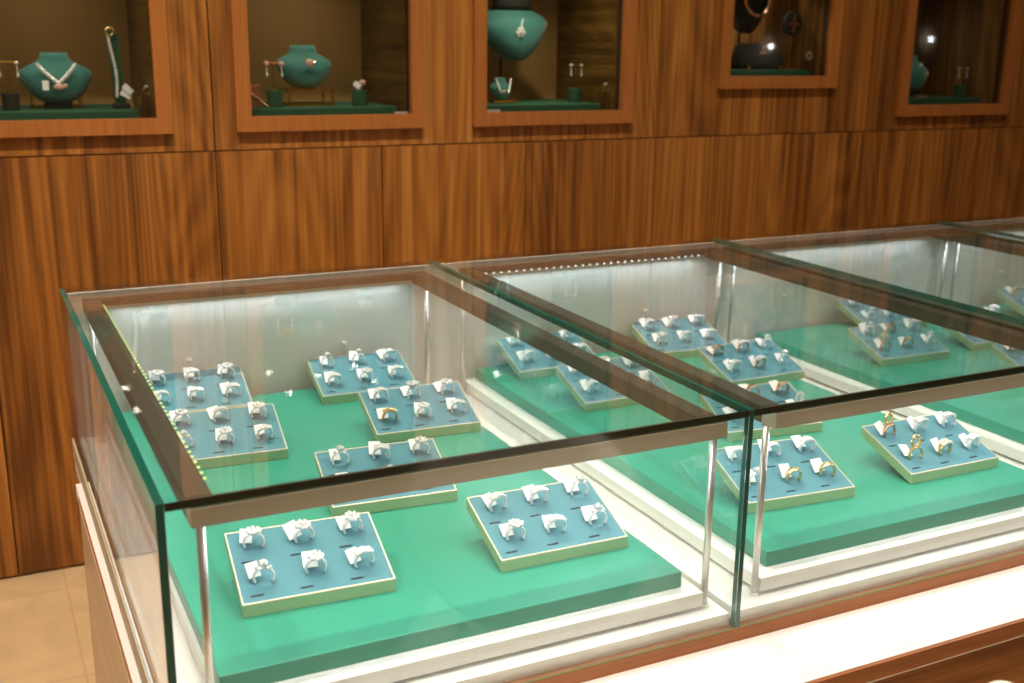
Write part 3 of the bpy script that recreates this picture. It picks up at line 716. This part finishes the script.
for key, (x, y, deg, txt, styles, mets) in TR.items():
    tr = tray0 if first else dup(tray0); first = False
    tr.location = (x, y, -.2167); tr.rotation_euler = (0, 0, math.radians(deg)); tr['label'] = TL[key]
    base = Matrix.Translation(tr.location) @ Matrix.Rotation(math.radians(deg), 4, 'Z') @ Matrix.Translation((0, 0, (HF+HB)/2)) @ Matrix.Rotation(tilt, 4, 'X')
    mets = mets.split()
    for i in range(6):
        row, c = divmod(i, 3)
        u = (-.0585, .0005, .0595)[c]+random.uniform(-.0015, .0015); v = ((.0265, -.0290)[row])+random.uniform(-.001, .001)
        st = styles[i]; mt = MET[mets[i]]
        w = 'slim' if st in ('solitaire', 'flower', 'oval') else 'broad'
        gh = mt != 'silver' and st in ('oval', 'plain') or (key == 'D' and i == 3)
        r = make_ring(st, mt, w, gh)
        r['label'] = f"{SHOWN[st]} {'rose-gold' if mt == 'rose' else mt} ring with tag, {'rear-row' if row == 0 else 'front-row'} {('left-hand', 'middle', 'right-hand')[c]}, {txt}"
        r['category'] = 'ring'; r['group'] = 'rings on the blue trays'
        jz = math.radians(random.uniform(-12, 12))
        m = base @ Matrix.Translation((u, v, .0010)) @ Matrix.Rotation(jz, 4, 'Z') @ Matrix.Rotation(-math.radians(LEAN+random.uniform(-5, 5)), 4, 'X') @ Matrix.Scale(RS, 4)
        r.location = m.to_translation(); r.rotation_euler = m.to_euler(); r.scale = (RS, RS, RS)
        for ch in r.children:
            if ch.name.startswith('price_tag'):
                ch.data = TAG if random.random() < .7 else TAGS
                ch.location = (-.0062+random.uniform(-.002, .0015), .0034, .0032+random.uniform(0, .002))
                ch.rotation_euler = (math.radians(random.uniform(34, 50)), math.radians(random.uniform(-8, 8)), math.radians(random.uniform(-4, 12)))

# ------------------------------------------------------------------ chair at the counter (only the top of its back shows)
CH = Vector((.597, -.43, 0)); ang = math.atan2(.62, .785)
t = thing('side_chair', 'cream upholstered chair turned at the counter, rounded back top showing', 'chair', (CH.x, CH.y, ZF), ang)
zb0 = ZO  # local z of the glass-top level
TOPZ = .754
def oval(y, w, h, cz, n=32): return [(w*math.cos(2*PI*i/n), y, cz+h*math.sin(2*PI*i/n)) for i in range(n)]
bm = bmesh.new(); cz = TOPZ-.19
loft(bm, [oval(.027*math.sin(a), .160+.033*math.cos(a), .157+.033*math.cos(a), cz, 72) for a in [i*PI/16-PI/2 for i in range(17)]]); kid(t, 'backrest', bm, 'cream', True)
bm = bmesh.new(); box(bm, -.22, .22, -.46, -.03, .25, .315, bev=.02); kid(t, 'seat', bm, 'cream')
for sx in (-.19, .19):
    for sy in (-.42, -.03):
        bm = bmesh.new(); tube(bm, [(sx, sy, 0), (sx, sy, .2495)], [.011, .017], 10); kid(t, 'leg', bm, 'lacquer', True)
    bm = bmesh.new(); tube(bm, [(sx*.55, -.018, .318), (sx*.55, -.012, .37)], .011, 10); kid(t, 'back_support', bm, 'lacquer', True)

# ------------------------------------------------------------------ room lamps
def lamp(x, y, e, r, col=(1, .87, .72), label='', spread=180):
    t = thing('downlight', label or 'round recessed ceiling downlight out of view over the shop floor', 'downlight', (x, y, ZC-.0005), 0, 'ceiling downlights')
    bm = bmesh.new(); lathe(bm, [(r+.004, -.006), (r+.018, -.006), (r+.022, -.0005), (r+.004, -.0005)], 24, cap=False); kid(t, 'trim_ring', bm, 'lacquer')
    ld = bpy.data.lights.new('downlight_lamp', 'AREA'); ld.shape = 'DISK'; ld.size = 2*r; ld.energy = e; ld.color = col; ld.spread = math.radians(spread)
    o = bpy.data.objects.new('downlight_lamp', ld); COL.objects.link(o); o.location = (x, y, ZC-.008)
for x, y in ((.67, -2.59), (.67, -2.12), (1.58, -2.56), (1.585, -2.07), (1.86, -2.38), (2.15, -2.50), (2.15, -2.09), (2.96, -1.93), (5.05, -2.69)):
    lamp(x, y, 1.5, .024)
for x, y, e in ((-.75, .95, 15), (.1, .95, 17), (.95, .95, 14), (1.8, .95, 7.5), (2.7, .95, 4.5), (3.7, .9, 2.5), (-1.6, .6, 10), (-.35, -.3, 12), (.55, -.3, 13), (1.45, -.3, 12), (2.4, -.3, 9), (-.8, .3, 9)):  # unseen downlights added to brighten the wall and the ledge
    lamp(x, y, e*(.74 if y > .5 else .56), .035, spread=115)
# globes added out of view, only to put bright points in the niche panes
for x, z, txt in ((6.67, .39, 'by the corner'), (8.64, .476, 'in the corner')):
    t = thing('added_glint_globe', 'added glint globe out of view on far shop wall '+txt, 'lamp', (x, YF+.05, z))
    bm = bmesh.new(); ball(bm, (0, 0, 0), .026, 16, 10); kid(t, 'globe', bm, 'glint_white', True)
    bm = bmesh.new(); tube(bm, [(0, -.049, 0), (0, -.026, 0)], .012); kid(t, 'bracket', bm, 'chrome')
# niche spots
for i, e in enumerate((.30, .34, .66, 1.5, .08)):
    x0, x1, z0, z1 = NICHE[i]
    ld = bpy.data.lights.new('niche_lamp', 'AREA'); ld.shape = 'DISK'; ld.size = .04; ld.energy = e; ld.color = (1, .86, .62)
    o = bpy.data.objects.new('niche_lamp', ld); COL.objects.link(o); ld.spread = math.radians(110); o.location = ((x0+x1)/2, YW+(.18, .18, .09, .26, .18)[i], z1-.006)

w = bpy.data.worlds.new('World'); SC.world = w; w.use_nodes = True
w.node_tree.nodes['Background'].inputs[0].default_value = (.9, .75, .6, 1); w.node_tree.nodes['Background'].inputs[1].default_value = .15

# ------------------------------------------------------------------ lift everything so the floor is at z = 0
for o in list(SC.objects):
    if o.parent is None: o.location.z += ZO

# ------------------------------------------------------------------ camera
yaw, pitch, roll, F = 0.456409, 0.261515, 0.012258, 1121.15
cam = bpy.data.cameras.new('camera'); co = bpy.data.objects.new('camera', cam); COL.objects.link(co)
cyw, syw, cp_, sp_ = math.cos(yaw), math.sin(yaw), math.cos(pitch), math.sin(pitch)
f = Vector((syw*cp_, cyw*cp_, -sp_)); r = Vector((cyw, -syw, 0)); u = r.cross(f)
c, s = math.cos(roll), math.sin(roll)
R_, U_ = c*r+s*u, -s*r+c*u
m = Matrix((R_, U_, -f)).transposed().to_4x4()
m.translation = Vector((-.12454, -.97654, .40511+ZO))
co.matrix_world = m
cam.sensor_width = 36; cam.lens = F*36/1024; cam.clip_start = .02
cam.dof.use_dof = True; cam.dof.focus_distance = 1.55; cam.dof.aperture_fstop = 5.6
SC.camera = co
vs = SC.view_settings
SC.display_settings.display_device = 'sRGB'
vs.view_transform = 'Standard'; vs.look = 'None'; vs.gamma = 1; vs.use_curve_mapping = False; vs.exposure = 0.0
SC.cycles.use_denoising = True
SC.cycles.sample_clamp_indirect = 60
SC.cycles.transparent_max_bounces = 40; SC.cycles.max_bounces = 14; SC.cycles.glossy_bounces = 8
